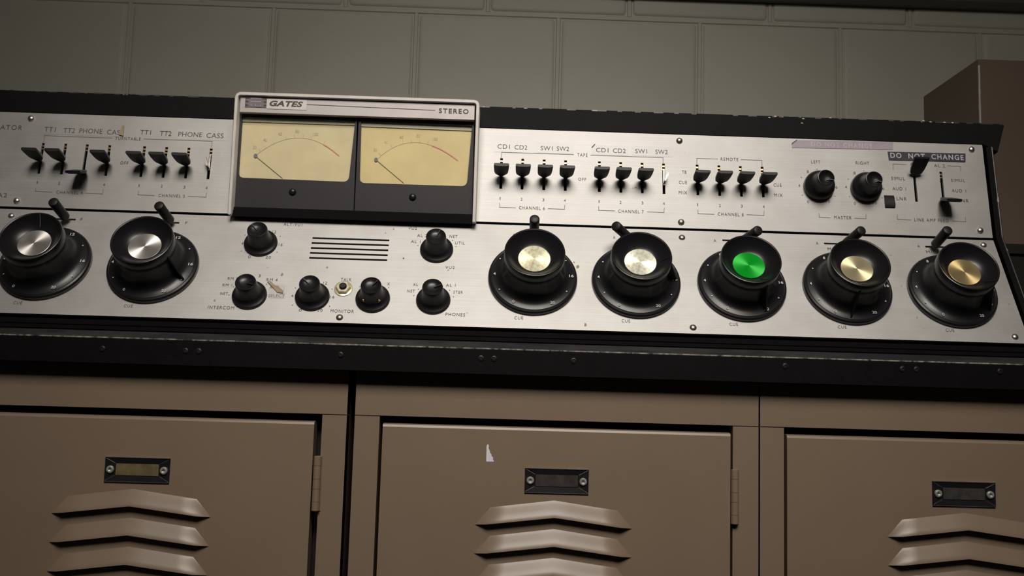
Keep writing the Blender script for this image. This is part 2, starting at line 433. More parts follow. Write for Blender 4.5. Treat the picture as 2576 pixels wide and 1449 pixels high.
def make_locker(x0, x1, dx0, dx1, sx0, sx1, plate, lx, labels, card, hinge_x=None, hz=(-.031, -.0715), sticker=False):
    """x0..x1 body, dx door, sx inner edges of the stiles, plate = name plate centre, lx = louver centre"""
    cx = (x0+x1)/2
    t = empty('locker', (cx, .15, -1.45), labels, 'locker', 'tan metal lockers under the console')
    I = T(-cx, -.15, 1.45)
    zb = -.62
    bm = bmesh.new()      # shell: sides, back, top
    box(bm, x0, x0+.0015, .0012, .30, -1.45, ZTOP); box(bm, x1-.0015, x1, .0012, .30, -1.45, ZTOP)
    box(bm, x0+.0015, x1-.0015, .298, .30, -1.45, ZTOP); box(bm, x0+.0015, x1-.0015, .0012, .298, ZTOP-.0015, ZTOP)
    obj('body', bm, M_TAN, t, I)
    bm = bmesh.new(); box(bm, x0, x1, 0, .014, 0, ZTOP)
    obj('header_rail', bm, M_TAN, t, I, bevel=.0012)
    for a, b in ((x0, sx0), (sx1, x1)):
        bm = bmesh.new(); box(bm, a, b, 0, .014, -1.45, -.0006)
        obj('stile', bm, M_TAN, t, I, bevel=.001)
    bm = bmesh.new(); box(bm, x0+.0016, x1-.0016, .018, .020, -1.44, ZTOP-.002)  # dark sheet added to paint the shade behind the door gaps
    obj('interior_shade_sheet', bm, M_SHADE, t, I)
    bm = bmesh.new()
    prism(bm, [(.012, -.0055), (.0015, -.0055), (-.0008, -.0063), (-.0016, -.008), (-.0016, zb), (.012, zb)], dx0, dx1, 'x')
    door = obj('door', bm, M_TAN, t, I, bevel=.0007)
    ypl = -.0016
    for k in range(4):
        z = lx[1]-k*.0209
        bm = louver_mesh(); obj('louver', bm, [M_TAN, M_SHADE], door, T(lx[0], ypl, z), smooth=38)
    # name plate
    px, pz = plate; hw, hh = .0239, .0087
    if True:
        bm = bmesh.new()
        O = [(-hw, -hh), (hw, -hh), (hw, hh), (-hw, hh)]
        lv = [(1, -.0002), (.985, -.0013), (.955, -.0010)]
        rings = []
        for s, y in lv: rings.append([bm.verts.new((a*(1-(1-s)*.4), y, b*s)) for a, b in O])
        rings.append([bm.verts.new((a*.69, -.0004, b*.52)) for a, b in O])
        for A, B in zip(rings, rings[1:]):
            for i in range(4): bm.faces.new((A[i], A[(i+1) % 4], B[(i+1) % 4], B[i]))
        bm.faces.new(rings[-1])
        npl = obj('name_plate', bm, M_CUP, door, T(px, ypl, pz))
        npl['label'] = 'black name plate with two rivets'
        # fine raised mitre lines and rim
        bm = bmesh.new()
        for sx in (-1, 1):
            for sz in (-1, 1):
                tube(bm, (px+sx*hw*.97, ypl-.0012, pz+sz*hh*.94), (px+sx*hw*.69, ypl-.0006, pz+sz*hh*.52), .00022, seg=6, round_end=False)
        box(bm, px-hw, px+hw, ypl-.0016, ypl-.0002, pz+hh, pz+hh+.0004)
        box(bm, px-hw, px+hw, ypl-.0014, ypl-.0002, pz-hh-.0004, pz-hh)
        obj('plate_rim', bm, M_DSCREW, door)
        bm = bmesh.new(); box(bm, px-hw*.66, px+hw*.66, ypl-.0009, ypl-.0003, pz-hh*.48, pz+hh*.50)
        obj('name_card', bm, card, door)
        bm = bmesh.new()
        for sx in (-1, 1):
            r_ = bmesh.new(); rivet(r_, (px+sx*hw*.825, ypl-.0009, pz-.0001), .0029, RFRONT)
            obj('rivet', r_, M_RIVET, door, smooth=35)
        bm.free()
    if hinge_x:
        bm = bmesh.new(); L = hz[0]-hz[1]; r = .0029
        prof = [(0, 0), (r*.8, 0), (r, .0006)]
        for f in (.17, .40, .58, .82):
            z = L*f; prof += [(r, z-.0002), (r*.86, z), (r, z+.0002)]
        prof += [(r, L-.0006), (r*.8, L), (0, L)]
        lathe(bm, prof, 20, (hinge_x, -.0022, hz[1]))
        box(bm, hinge_x, hinge_x+.0035, -.0006, .0006, hz[1], hz[0])
        obj('hinge', bm, M_TAN, door, smooth=30)
    if sticker:
        pts = [(1223, 1161), (1223.5, 1140), (1224, 1122), (1226, 1118), (1229, 1118.5), (1230, 1122), (1229, 1127), (1232, 1134), (1233, 1138), (1234, 1141), (1237, 1143), (1236, 1147), (1240, 1150), (1240, 1156), (1242, 1159), (1242.5, 1161.5)]
        bm = bmesh.new(); prism(bm, [onY(a, b, ypl) for a, b in pts], ypl-.0003, ypl-.0001, 'y')
        s_ = obj('torn_sticker', bm, M_STICK, door); s_['label'] = 'torn white paper sticker'
    return t
make_locker(-.6162, -.3112, -.5940, -.3350, -.5978, -.3295, (-.4637, -.0449), (-.4660, -.0709),
            'left tan locker, its name plate holding an olive card', M_CARD1, -.3310)
make_locker(-.3052, -.0006, -.2838, -.0222, -.2866, -.0200, (-.1526, -.0446), (-.1540, -.0711),
            'middle tan locker with a torn white sticker on its door', M_CARD2, -.0190, (-.0325, -.073), True)
make_locker(.0006, .3052, .0206, .2835, .0187, .2865, (.1541, -.0461), (.1545, -.0721),
            'right tan locker, wearing no sticker and showing no hinge', M_CARD3)

# ------------------------------------------------------------------ things behind at the right
xb, zb_ = .4020, .4600
zc = onY(2530, 622, .452)[1]
t = empty('dark_cabinet', (.7, .53, -1.45), 'dark cabinet at the right edge, under the brown metal box', 'cabinet')
bm = bmesh.new(); box(bm, .350-.7, .35, -.10, .079, 0, zc-.012+1.45); obj('body', bm, M_DARKB, t, bevel=.004)
bm = bmesh.new(); box(bm, .345-.7, .355, -.105, .080, zc-.012+1.45, zc+1.45); obj('top_panel', bm, M_DARKB, t, bevel=.003)
t = empty('metal_box', (.7, .5315, zc), 'plain brown metal box behind the right end of the console', 'box')
bm = bmesh.new(); box(bm, xb-.7, .33, -.0795, .0785, 0, zb_-zc)
obj('body', bm, M_BROWN, t, bevel=.006)
bm = bmesh.new(); tube(bm, (xb-.7+.0014, -.0786, .002), (xb-.7+.0014, -.0786, zb_-zc-.008), .0017, seg=10, round_end=False)  # pale rod imitating the light caught along the box's front corner
e = obj('painted_corner_glint', bm, M_PLATE, t, smooth=40); e['label'] = 'front corner with its highlight painted bright'

# ------------------------------------------------------------------ the mixing console
CON = empty('mixing_console', (-.32, .15, ZTOP), 'long black and silver audio mixing console on top of the lockers', 'mixing console')
CI = T(.32, -.15, -ZTOP)
ML, MU = CI @ fmat('lo'), CI @ fmat('up')
XL, XR = -.862, .2122
Ol, Vl, Nl = frame('lo'); Ou, Vu, Nu = frame('up')
def yz(v): return (v.y, v.z)
bm = bmesh.new()
prism(bm, [yz(Ol-Nl*.007+Vl*.002), yz(Ol+Vl*(L1-.002)-Nl*.007), yz(Ou+Vu*.1035-Nu*.007), (.285, .2600), (.285, ZTOP), (.016, ZTOP), (.016, .066)], XL, XR+.002, 'x')
obj('casing', bm, M_CASE, CON, CI)
bm = bmesh.new()
prism(bm, [(-.015, ZTOP+.0002), (-.015, .0516), (-.0146, .0521), (-.0085, .0570), (-.0045, .0573), (.0155, .0574), (.0155, ZTOP+.0002)], XL, .2235, 'x')
rail = obj('base_rail', bm, [M_CASE, M_STRIP, M_WORN], CON, CI)
for p in rail.data.polygons:
    c, n = p.center, p.normal
    if n.z > .3 and n.y < -.3: p.material_index = 1
# dirt-light worn line along the rail's upper front edge
bm = bmesh.new(); prism(bm, [(-.0151, .0513), (-.01512, .0518), (-.0147, .0523), (-.0145, .0520)], XL, .2235, 'x')
obj('worn_edge', bm, M_WORN, rail)
for px in (258, 467, 500, 857, 1210, 1243, 1443, 1975, 2270, 2305, 2515):
    x, z = onY(px, 877+(px-258)*.0255, -.015)
    bm = bmesh.new(); lathe(bm, fmm([(2.3, 0), (2.1, .5), (1.2, .8), (.9, .3), (0, .3)]), 16, (x, -.0151, z), RFRONT)
    obj('screw', bm, M_BLACK, rail, smooth=35)
# dark plinth strip under the lower panel
bm = bmesh.new(); prism(bm, [(.0065, .0574), (.0065, .0662), (.0155, .0662), (.0155, .0574)], XL, XR+.002, 'x')
for k in range(2): prism(bm, [(.0058, .0588+k*.0035), (.0058, .0602+k*.0035), (.0066, .0602+k*.0035), (.0066, .0588+k*.0035)], XL, XR+.002, 'x')
obj('plinth_strip', bm, M_RIB, CON, CI)
# top rail above the upper panel
bm = bmesh.new()
tx = on('up', 2509, 385)
prism(bm, [(XL, .0858), (XR+.0005, .0858), (tx[0], .0790), (.2328, .1035), (.2318, .1052), (.20, .1055), (XL, .1052)], -.012, .0008, 'z')
top = obj('top_rail', bm, [M_CASE], CON, MU, bevel=.0008)
bm = bmesh.new()      # ragged, chipped upper edge
x = XL
while x < .231:
    dx = random.uniform(.002, .006)
    box(bm, x, min(x+dx, .2322), .1045, .1052+random.uniform(0, .0007), -.0115, .0006+random.uniform(0, .0003)); x += dx
obj('chipped_edge', bm, M_WORN2, top)
for px, py in ((2017, 311), (2322, 305), (2340, 308), (2375, 309), (2395, 310), (2020, 300), (1935, 297), (1950, 294), (2088, 298)):
    x, v = on('up', px, py); bm = bmesh.new()
    prism(bm, [(x-.0014, v), (x-.0004, v+.0007), (x+.0006, v+.0003), (x+.0013, v-.0001), (x+.0002, v-.0004)], .0009, .0010, 'z')
    obj('paint_chip', bm, M_FAINT, top)
# lid running back from the top rail
bm = bmesh.new(); p0 = Ou+Vu*.1050; prism(bm, [yz(p0-Nu*.0005), yz(p0-Nu*.0115), (.290, .2560), (.290, .2620)], XL, .2310, 'x')
obj('lid', bm, M_CASE, CON, CI)
# end cheek at the right
bm = bmesh.new()
A = [Ol-Vl*.012+Nl*.001, Ol+Vl*.001+Nl*.0015, Ol+Vl*(L1+.0005)+Nl*.0015, Ou+Vu*.083+Nu*.0012]
prism(bm, [yz(a) for a in A]+[(.285, .235), (.285, ZTOP+.0003), (.0156, ZTOP+.0003), (.0156, .0576)], .2146, .2190, 'x')
chk = obj('end_cheek', bm, M_CASE, CON, CI, bevel=.0006)
bm = bmesh.new()
for a, b in zip(A[:-1], A[1:]):
    tube(bm, (.2196, a.y, a.z), (.2196, b.y, b.z), .0009, seg=8, round_end=False)
obj('worn_edge', bm, M_WORN2, chk)

# lever slots ------------------------------------------------------
slots = []        # (x, v0, v1, state)
def slot(t_, b_, state):
    a, b = on('up', *t_), on('up', *b_); slots.append(((a[0]+b[0])/2, b[1], a[1], state))
for t_, b_, s_ in (((111.5, 358), (95, 434.6), 0), ((166, 360), (153.7, 437), 0), ((220.5, 361), (208, 439), -1), ((277, 363.5), (265, 440.5), 0),
    ((364, 366), (354, 444), 0), ((420, 368), (409.5, 446), 0), ((476, 370), (466, 447.5), 0), ((532.6, 372.5), (522, 451), None),
    ((1261.5, 399), (1259.8, 476.5), 0), ((1314.6, 401.7), (1313.7, 477), 0), ((1369, 403), (1367.8, 478.7), 0), ((1422.6, 405.4), (1422.4, 481.5), 0),
    ((1507.4, 407.6), (1508.3, 484.8), 0), ((1561, 409.8), (1562, 486.5), 0), ((1614.8, 411.3), (1616.3, 487.4), 0), ((1668.7, 413), (1670.9, 489), None),
    ((1754, 414.8), (1755.5, 491.7), 0), ((1808.5, 416.4), (1810.7, 493.2), 0), ((1862.8, 418.6), (1865, 494.3), 0), ((1917.4, 420), (1920.2, 496), 0),
    ((2297, 428), (2308, 507.6), 1), ((2363, 432), (2378, 511), -1)): slot(t_, b_, s_)
vm0 = sum(s[1] for s in slots[:20])/20; vm1 = sum(s[2] for s in slots[:20])/20
slots = [(x, vm0, vm1, s) if i < 20 else (x, a, b, s) for i, (x, a, b, s) in enumerate(slots)]
rk = on('up', 2237.5, 507)
holesU = [(x-.00115, x+.00115, a, b) for x, a, b, s in slots]+[(rk[0]-.0043, rk[0]+.0043, rk[1]-.0055, rk[1]+.0055)]
up_panel = obj('upper_panel', plate_holes(XL, XR, .0010, .0857, -.002, 0, holesU), M_PANEL, CON, MU)
up_panel['label'] = 'brushed silver upper panel with lever keys'
KX = [-.5572, -.4730, -.1733, -.0910, -.0065, .0781, .1626]; KV = .04743
holesL = []
for i in range(5):
    a = on('lo', 785.6-2.0*i, 598.7+12.45*i); b = on('lo', 980-1.5*i, 604.8+12.5*i); v = (a[1]+b[1])/2
    holesL.append(((a[0]+b[0])/2-.0312, (a[0]+b[0])/2+.0312, v-.0009, v+.0009))
ks = [on('lo', 451, 561), on('lo', 1816, 606), on('lo', 2073, 612), on('lo', 2328, 619)]
KSV = sum(k[1] for k in ks)/4
SR = ks[0][0]-KX[1]; SL = sum(k[0]-x for k, x in zip(ks[1:], KX[4:]))/3

for x in KX: holesL.append((x+SL, x+SR, KSV-.0009, KSV+.0009))
lo_panel = obj('lower_panel', plate_holes(XL, XR, 0, L1-.0014, -.002, 0, holesL), M_PANEL, CON, ML)
lo_panel['label'] = 'brushed silver lower panel with fader knobs'

# paddle lever -----------------------------------------------------
def paddle():
    bm = bmesh.new()
    zs = [0, 2, 4, 6.5, 10, 15, 20, 22.5]; hw = [1.1, 1.5, 3.2, 4.9, 5.7, 6.05, 6.2, 6.2]
    yb_ = [0, -.1, -.3, -.4, -.3, 0, .5, .8]; yt_ = [2.2, 2.3, 2.6, 2.9, 3.1, 3.2, 3.3, 3.3]
    R_ = []
    for z, h, b, t in zip(zs, hw, yb_, yt_):
        ring = []
        for fx, fy in ((-1, .25), (-.55, 0), (.55, 0), (1, .25), (1, .8), (.9, 1), (-.9, 1), (-1, .8)):
            ring.append(bm.verts.new((h*fx/1000, (b+(t-b)*fy)/1000, (z+20)/1000)))
        R_.append(ring)
    for A, B in zip(R_, R_[1:]):
        for i in range(8): bm.faces.new((A[i], A[(i+1) % 8], B[(i+1) % 8], B[i]))
    bm.faces.new(R_[0]); bm.faces.new(R_[-1])
    return bm
pm = None; cm_ = None
for x, a, b, s in slots:
    vc = (a+b)/2
    c_ = bmesh.new()     # striped contact stack in the top of the slot
    box(c_, x-.0010, x+.0010, b-.0030, b-.0016, -.0035, -.0006)
    box(c_, x-.0010, x+.0010, b-.0056, b-.0046, -.0035, -.0006)
    obj('contact_stack', c_, M_BRASS, up_panel)
    if s is None:
        bm = bmesh.new(); sg = -1 if x < -.3 else 1
        box(bm, x-.0006, x+.0006, vc-.006, vc+.008, -.006, .0008)
        prism(bm, [(x-sg*.0005, vc-.0045), (x+sg*.0006, vc-.0045), (x+sg*.0028, vc+.001), (x+sg*.0022, vc+.004), (x+sg*.0014, vc+.0015), (x+sg*.0003, vc-.0005)], .0008, .0070, 'z')
        o = obj('bare_lever_stub', bm, M_DSCREW, CON, MU); o['label'] = 'bare metal lever stub missing its black paddle'
        continue
    th = {0: 0, 1: math.radians(25), -1: -math.radians(27)}[s]
    M_ = MU @ T(x, vc-.0035+(.002 if s else 0), -.020) @ RX(-th)
    if pm is None:
        o = obj('paddle_lever', paddle(), M_BLACK, CON, M_, smooth=35); pm = o
        st = bmesh.new(); box(st, -.0009, .0009, .0002, .0019, .008, .0205)
        obj('lever_stem', st, M_DSCREW, o)
    else:
        o = pm.copy(); COL.objects.link(o); o.parent = CON; o.matrix_basis = M_
        for ch in [k for k in pm.children]:
            c2 = ch.copy(); COL.objects.link(c2); c2.parent = o; c2.matrix_basis = ch.matrix_basis.copy()
# rocker switch
bm = bmesh.new()
prism(bm, [(-.0055, -.004), (-.0055, .0012), (-.003, .0020), (0, .0014), (.003, .0012), (.0055, -.0002), (.0055, -.004)], -.0042, .0042, 'x')
obj('rocker_switch', bm, M_BLACK, CON, MU @ T(rk[0], rk[1], 0), smooth=30)

# screws -----------------------------------------------------------
def screw(kind, px, py, mat, parent, slot_=True):
    x, v = on(kind, px, py, .001); bm = bmesh.new()
    lathe(bm, fmm([(2.75, 0), (2.7, .5), (2.3, 1.2), (1.5, 1.7), (.7, 1.95), (0, 2.0)]), 24)
    s = obj('screw', bm, mat, parent, T(x, v, 0) @ RZ(random.uniform(0, 3)), smooth=40)
    return s
for p in ((77, 297), (41, 504), (2445, 375), (2467, 579)): screw('up', *p, M_CHROME, up_panel)
for p in ((1709.5, 353), (1714, 558)): screw('up', *p, M_DSCREW, up_panel)
for p in ((28, 541), (2474.6, 615)): screw('lo', *p, M_CHROME, lo_panel)
for p in ((1716, 596), (854, 797), (1744, 822.5), (2554, 846)): screw('lo', *p, M_DSCREW if p[0] < 2500 else M_CHROME, lo_panel)

# fader knobs ------------------------------------------------------
KPROF = fmm([(0, 0), (35.0, 0), (35.3, .8), (35.3, 3.0), (34.6, 4.3), (33.4, 4.9), (33.0, 4.8), (32.7, 4.7), (29.5, 5.3), (26.5, 6.8), (24.3, 9.2), (23.1, 13), (22.5, 17), (22.3, 22), (22.5, 25.2), (23.1, 26.4), (23.5, 27.6),
             (23.5, 31), (23.5, 34.4), (23.2, 35.2), (22.6, 35.4), (22.0, 35.1), (20.5, 32.6), (17.8, 29.6), (15.0, 27.3), (13.2, 26.5), (12.7, 26.3), (0, 26.3)])
CAPS = [M_SILV, M_SILV, M_PALE, M_PALE2, M_GREEN, M_GOLD, M_GOLD2]
KLAB = ['black fader knob with silver cap at the left edge', 'black fader knob with silver cap beside the intercom selector', 'black fader knob with pale yellow cap', 'black fader knob with ivory cap', 'black fader knob with green cap', 'black fader knob with pale gold cap', 'black fader knob with gold cap at the right end']
ANG = [88, -28, 38, 0, -62, -97, -40]
bm = bmesh.new(); lathe(bm, KPROF, 96)
knob0 = obj('fader_knob', bm, M_CUP, CON, ML @ T(KX[0], KV, 0), smooth=28)
knobs = [knob0]
for x in KX[1:]:
    k = knob0.copy(); COL.objects.link(k); k.parent = CON; k.matrix_basis = ML @ T(x, KV, 0); knobs.append(k)
bm = bmesh.new()
def numerals(bm):
    for i in range(11):
        a = math.radians(240-30*i); r = .0304
        zz = .0060
        if i % 2 == 0: add_text(bm, str(2*i), r*math.cos(a), r*math.sin(a), .0018 if i < 5 else .0036, .0026, zz, .02)
        else:
            q = bmesh.ops.create_circle(bm, cap_ends=True, segments=10, radius=.0006, matrix=T(r*math.cos(a), r*math.sin(a), zz))
numerals(bm)
num0 = obj('dial_numerals', bm, M_WINK, knob0)
bm = bmesh.new(); lathe(bm, fmm([(0, 0), (12.55, 0), (12.55, .25), (12.3, .4), (0, .4)]), 64)
cap_mesh = None
bmf = bmesh.new()    # raised pointer fin on the side of the knob
prism(bmf, [(.0215, .0046), (.0315, .0046), (.0318, .0060), (.0255, .0230), (.0238, .0290), (.0225, .0300), (.0205, .0240)], -.0006, .0006, 'y')
for i, k in enumerate(knobs):
    k['label'] = KLAB[i]
    if i:
        n = num0.copy(); COL.objects.link(n); n.parent = k
    c = obj('cap_disc', bm.copy(), CAPS[i], k, T(0, 0, .0264), smooth=30)
    c['label'] = ['spun silver cap', 'spun silver cap', 'pale yellow cap', 'ivory cap', 'green cap', 'pale gold cap', 'gold cap'][i]
    f = obj('pointer_fin', bmf.copy(), M_BLACK, k, RZ(math.radians(ANG[i])), bevel=.0002)
    l = bmesh.new(); prism(l, [(.0152, .02755), (.0205, .0327), (.0220, .0352), (.0220, .0355), (.0204, .0331), (.0150, .0278)], -.00018, .00018, 'y')
    obj('indicator_line', l, M_LINE if i in (0,) else M_METER, k, RZ(math.radians(ANG[i])))
bm.free(); bmf.free()

# key switches above each fader -------------------------------------
HK = .027
for (tx_, ty_, bx_, by_), kx in zip(((133, 503, 166, 556), (399, 512, 432, 560), (1345, 546, 1344, 592), (1549, 564, 1592, 601), (1908, 575, 1862, 606), (2168, 575, 2122, 611), (2385, 574, 2349, 620)), KX):
    tp = on('lo', tx_, ty_+4, HK); bs = on('lo', bx_, by_, .002)
    b0 = Vector((min(max(bs[0], kx+SL+.002), kx+SR-.002), KSV, -.004)); t0 = Vector((tp[0], tp[1], HK))
    d = (t0-b0).normalized()
    bm = bmesh.new(); tube(bm, b0+d*.009, t0, .0038, .0040, 28)
    o = obj('key_lever', bm, M_BLACK, CON, ML, smooth=35)
    bm = bmesh.new(); tube(bm, b0, b0+d*.010, .0008, seg=10, round_end=False); obj('lever_stem', bm, M_BONE, o, smooth=35)

# small selector knobs ----------------------------------------------
SPROF = fmm([(0, 0), (13.4, 0), (13.4, 1.6), (12.9, 2.6), (11.6, 3.2), (10.0, 4.2), (9.1, 6), (8.5, 10), (8.1, 14), (8.0, 17), (7.8, 17.9), (7.3, 18.2), (6.8, 17.9), (5.6, 16.8), (3, 16.1), (0, 16.0)])
MPROF = fmm([(0, 0), (12.6, 0), (12.8, 1), (12.8, 4.6), (12.3, 6.4), (11, 7.6), (9.6, 8.6), (8.2, 10.5), (7.5, 13), (7.1, 17), (7.1, 20.2), (6.8, 21), (6.4, 21.1), (6.0, 20.6), (4.6, 19), (2, 18.2), (0, 18.1)])
sel = [('lo', 656.5, 613, 135), ('lo', 628, 744, -20), ('lo', 786, 747.5, 140), ('lo', 938, 752, 45), ('lo', 1090, 756, 20), ('lo', 1098.5, 629, 65), ('up', 2058, 470, -20), ('up', 2176, 474, -20)]
SLAB = ['alternate meter level selector, upper left of the speaker slots', 'intercom selector knob', 'monitor level knob left of the talk button', 'monitor selector knob with two bright set screws', 'headphones selector knob', 'second meter selector knob, upper right of the speaker slots', 'left master knob', 'right master knob']
first = {}
for (kd, px, py, an), lab in zip(sel, SLAB):
    x, v = on(kd, px, py); Mx = (ML if kd == 'lo' else MU) @ T(x, v, 0) @ RZ(math.radians(an))
    if kd not in first:
        bm = bmesh.new(); lathe(bm, SPROF if kd == 'lo' else MPROF, 64)
        o = obj('selector_knob', bm, M_CUP, CON, Mx, smooth=32); first[kd] = o
        l = bmesh.new(); h = .0182 if kd == 'lo' else .0212
        prism(l, [(.001, h-.0020), (.0052, h-.0012), (.0068, h-.0001), (.0068, h+.0002), (.001, h-.0012)], -.0003, .0003, 'y')
        obj('indicator_line', l, M_METER, o)
    else:
        o = first[kd].copy(); COL.objects.link(o); o.parent = CON; o.matrix_basis = Mx
        for ch in list(first[kd].children):
            c2 = ch.copy(); COL.objects.link(c2); c2.parent = o; c2.matrix_basis = ch.matrix_basis.copy()
    o['label'] = lab
    if 'set screws' in lab:
        for sx in (-1, 1):
            a = math.radians(-90-an+sx*42); bm = bmesh.new()
            q = Vector((math.cos(a), math.sin(a), 0)); tube(bm, q*.0078+Vector((0, 0, .0070)), q*.0097+Vector((0, 0, .0070)), .0014, seg=14)
            obj('set_screw', bm, M_BRASS, o, smooth=40)
# talk button
x, v = on('lo', 864, 727)
bm = bmesh.new(); lathe(bm, fmm([(0, 0), (2.9, 0), (2.9, 4.6), (2.5, 5.2), (0, 5.3)]), 32)
tb = obj('talk_button', bm, M_BLACK, CON, ML @ T(x, v, 0), smooth=35); tb['label'] = 'small black talk push button in a nickel nut'
bm = bmesh.new()
lathe(bm, fmm([(3.6, 0), (7.2, 0), (7.2, .7), (6.8, .9), (3.6, .9)]), 32)
obj('washer', bm, M_BONE, tb, smooth=35)
bm = bmesh.new(); lathe(bm, fmm([(3.1, .9), (5.9, .9), (5.9, 2.6), (5.2, 3.2), (3.1, 3.2)]), 6)
obj('hex_nut', bm, M_BONE, tb)

# printing ----------------------------------------------------------
bmt, bml, bmw, bmp, bms = (bmesh.new() for _ in range(5))
U = [('OPERATOR', 3, 320, 106, 12), ('A2', 6, 491, 24, 10), ('TURNTABLE', 322, 349, 64, 7.5), ('OFF', 313, 410, 20, 8),
     ('CHANNEL 4', 175, 484.5, 66, 7.5), ('CHANNEL 5', 432, 492.5, 66, 7.5), ('TAPE', 1465, 390, 26, 8), ('OFF', 1464.5, 451, 20, 7.5),
     ('CHANNEL 6', 1338, 523.5, 65, 8), ('CHANNEL 7', 1587, 532, 64, 8), ('REMOTE', 1835, 401, 44, 8), ('TB', 1721, 433, 11, 8), ('CUE', 1718, 459, 20, 8), ('MIX', 1718, 484.5, 21, 8),
     ('CUE', 1956, 465.5, 20, 8), ('MIX', 1958, 491, 21, 8), ('CHANNEL 8', 1838, 539.5, 65, 8), ('LEFT', 2052, 407.5, 23, 8), ('RIGHT', 2169.5, 410.5, 34, 8), ('MASTER', 2120, 547.5, 44, 8),
     ('SIMUL', 2259, 449, 34, 8), ('AUD 1', 2262, 475, 34, 8), ('LNR', 2268, 500, 25, 8), ('AL 1', 2302, 413, 26, 8), ('AL 2', 2363, 417, 27, 8), ('SIMUL', 2410, 454, 35, 7.5), ('AUD 1', 2412, 480, 36, 8), ('LNR', 2424, 505, 25, 8),
     ('LINE AMP FEED', 2343, 554, 86, 8)]
for i, (x, y) in enumerate(((94, 459), (149, 461), (204, 463), (262, 465), (350, 467), (407, 468), (464, 471), (520, 473), (1258, 499), (1312, 501), (1367, 503), (1421, 504.5), (1507, 507), (1561, 509), (1616, 510.5), (1670, 512), (1755, 515), (1811, 517), (1866, 518.5), (1921, 520))):
    U.append((str(i % 4+1), x, y, 2 if i % 4 == 0 else 4.5, 7))
for dx, dy in ((0, 0), (117.5, 3.5)):
    U += [('8', 2032+dx, 432+dy, 5, 7), ('4', 2010.5+dx, 467+dy, 5, 7), ('6', 2104+dx, 471+dy, 5, 7), ('10', 2083+dx, 507+dy, 10, 7), ('0', 2033+dx, 508+dy, 5, 7)]
for s, x, y, w_, h_ in U: ptext(bmt, 'up', s, x, y, w_, h_, 0, space=1.25)
for s, x, y, w_, h_ in (('TT1', 126, 326, 28, 12), ('TT2', 174.5, 328.5, 29, 12), ('PHONE', 229, 330, 58, 12), ('CASS', 290, 333, 41, 12), ('TT1', 366.5, 333, 27, 11.5), ('TT2', 417, 336, 29, 12), ('PHONE', 479, 338.5, 60, 12), ('CASS', 541, 341.5, 43, 12),
    ('CD1', 1267, 369, 31, 11), ('CD2', 1310.5, 371, 32, 11), ('SW1', 1375, 373.5, 30, 11), ('SW2', 1416, 374.5, 31, 11), ('CD1', 1515, 378, 31, 11), ('CD2', 1558, 379.5, 32, 11), ('SW1', 1613, 380.5, 30, 11), ('SW2', 1664, 382.5, 31, 11)):
    ptext(bmp, 'up', s, x, y, w_, h_, .0, z=.00022, space=1.05)
for pl in ([(110, 357), (112.5, 341), (282, 347.5)], [(362, 349.5), (534, 355.5), (532.5, 371)], [(90, 473), (89, 481), (131, 483.5)], [(216, 486), (258, 488), (260, 477)], [(349, 481), (347, 490), (388, 492)], [(473, 494), (518, 496), (520, 486)],
    [(1260.5, 398), (1262, 383), (1443, 389)], [(1486, 390.5), (1668, 396.5), (1668, 412)], [(1257, 511), (1257, 521.5), (1297, 523)], [(1379, 525), (1420, 526.5), (1421, 516)], [(1506, 519), (1506, 529), (1546, 530.5)], [(1628, 533), (1670.5, 534.5), (1671, 524)],
    [(1753, 414), (1753, 398.5), (1805, 400)], [(1864, 401.5), (1916.5, 403.5), (1917, 419)], [(1755.5, 528), (1756, 538), (1796, 539)], [(1879, 540), (1921.5, 542), (1922, 531)], [(2060, 537), (2061, 546.5), (2088, 548)], [(2150, 549), (2178.5, 550), (2178.5, 539)],
    [(2247, 427), (2246.5, 412.5), (2279, 414)], [(2383, 417), (2416, 418.5), (2417, 430)], [(2257, 541), (2257.5, 552), (2292, 553.5)], [(2396, 556), (2429, 558), (2428, 547)]):
    line(bml, [on('up', *p) for p in pl], .00042)
def dots(kind, px, py, r, angs):
    x, v = on(kind, px, py)
    for a in angs:
        q = math.radians(a); bmesh.ops.create_circle(bmt if kind == 'up' else bmtl, cap_ends=True, segments=8, radius=.00042, matrix=T(x+r*math.cos(q), v+r*math.sin(q), .0002))
bmtl = bmesh.new()
for px, py in ((2058, 470), (2176, 474)): dots('up', px, py, .0160, (150, 90, 30, 210, -30))
Lw = [('ALT-VU1', 737, 565, 47, 7), ('VU2', 1038, 574.5, 22, 7), ('AL 2', 1062, 593, 25, 7), ('AL 1', 1046, 608, 24, 7), ('NET', 1141, 595, 20, 7), ('UTIL', 1157, 611.5, 24, 7), ('VU2', 1132, 673, 23, 7),
      ('12', 690, 583.5, 10, 7), ('16', 706, 616, 10, 7), ('20', 675, 647.5, 13, 7), ('0', 627.5, 646, 6, 7), ('4', 610, 612.5, 5, 7),
      ('RM 2', 586, 701, 26, 7), ('RM 1', 572, 717.5, 24, 7), ('NET', 564, 738.5, 19, 7), ('3', 653, 694, 5, 7), ('RM 4', 684.5, 704, 28, 7), ('INTERCOM', 556, 774, 66, 8),
      ('12', 818, 712.5, 10, 7), ('16', 836, 747.5, 11, 7), ('20', 805, 781, 13, 7), ('0', 755.5, 780.5, 7, 7), ('4', 735.5, 744.5, 5, 7), ('TALK', 871, 703.5, 27, 7.5), ('MONITOR', 861, 783, 59, 8), ('X', 977.5, 714.5, 6, 7),
      ('AL', 1045.5, 716, 12, 7), ('NET', 1034, 732.5, 19, 7), ('AL 1', 1134, 718, 24, 7), ('STER', 1152.5, 735.5, 24, 7), ('PHONES', 1145.5, 791.5, 49, 8)]
for x, y in ((45, 762), (323, 770), (1305, 800), (1574.5, 807.5), (1845.5, 816), (2118.5, 823), (2389.5, 831)): Lw.append(('CUE', x, y, 22, 7.5))
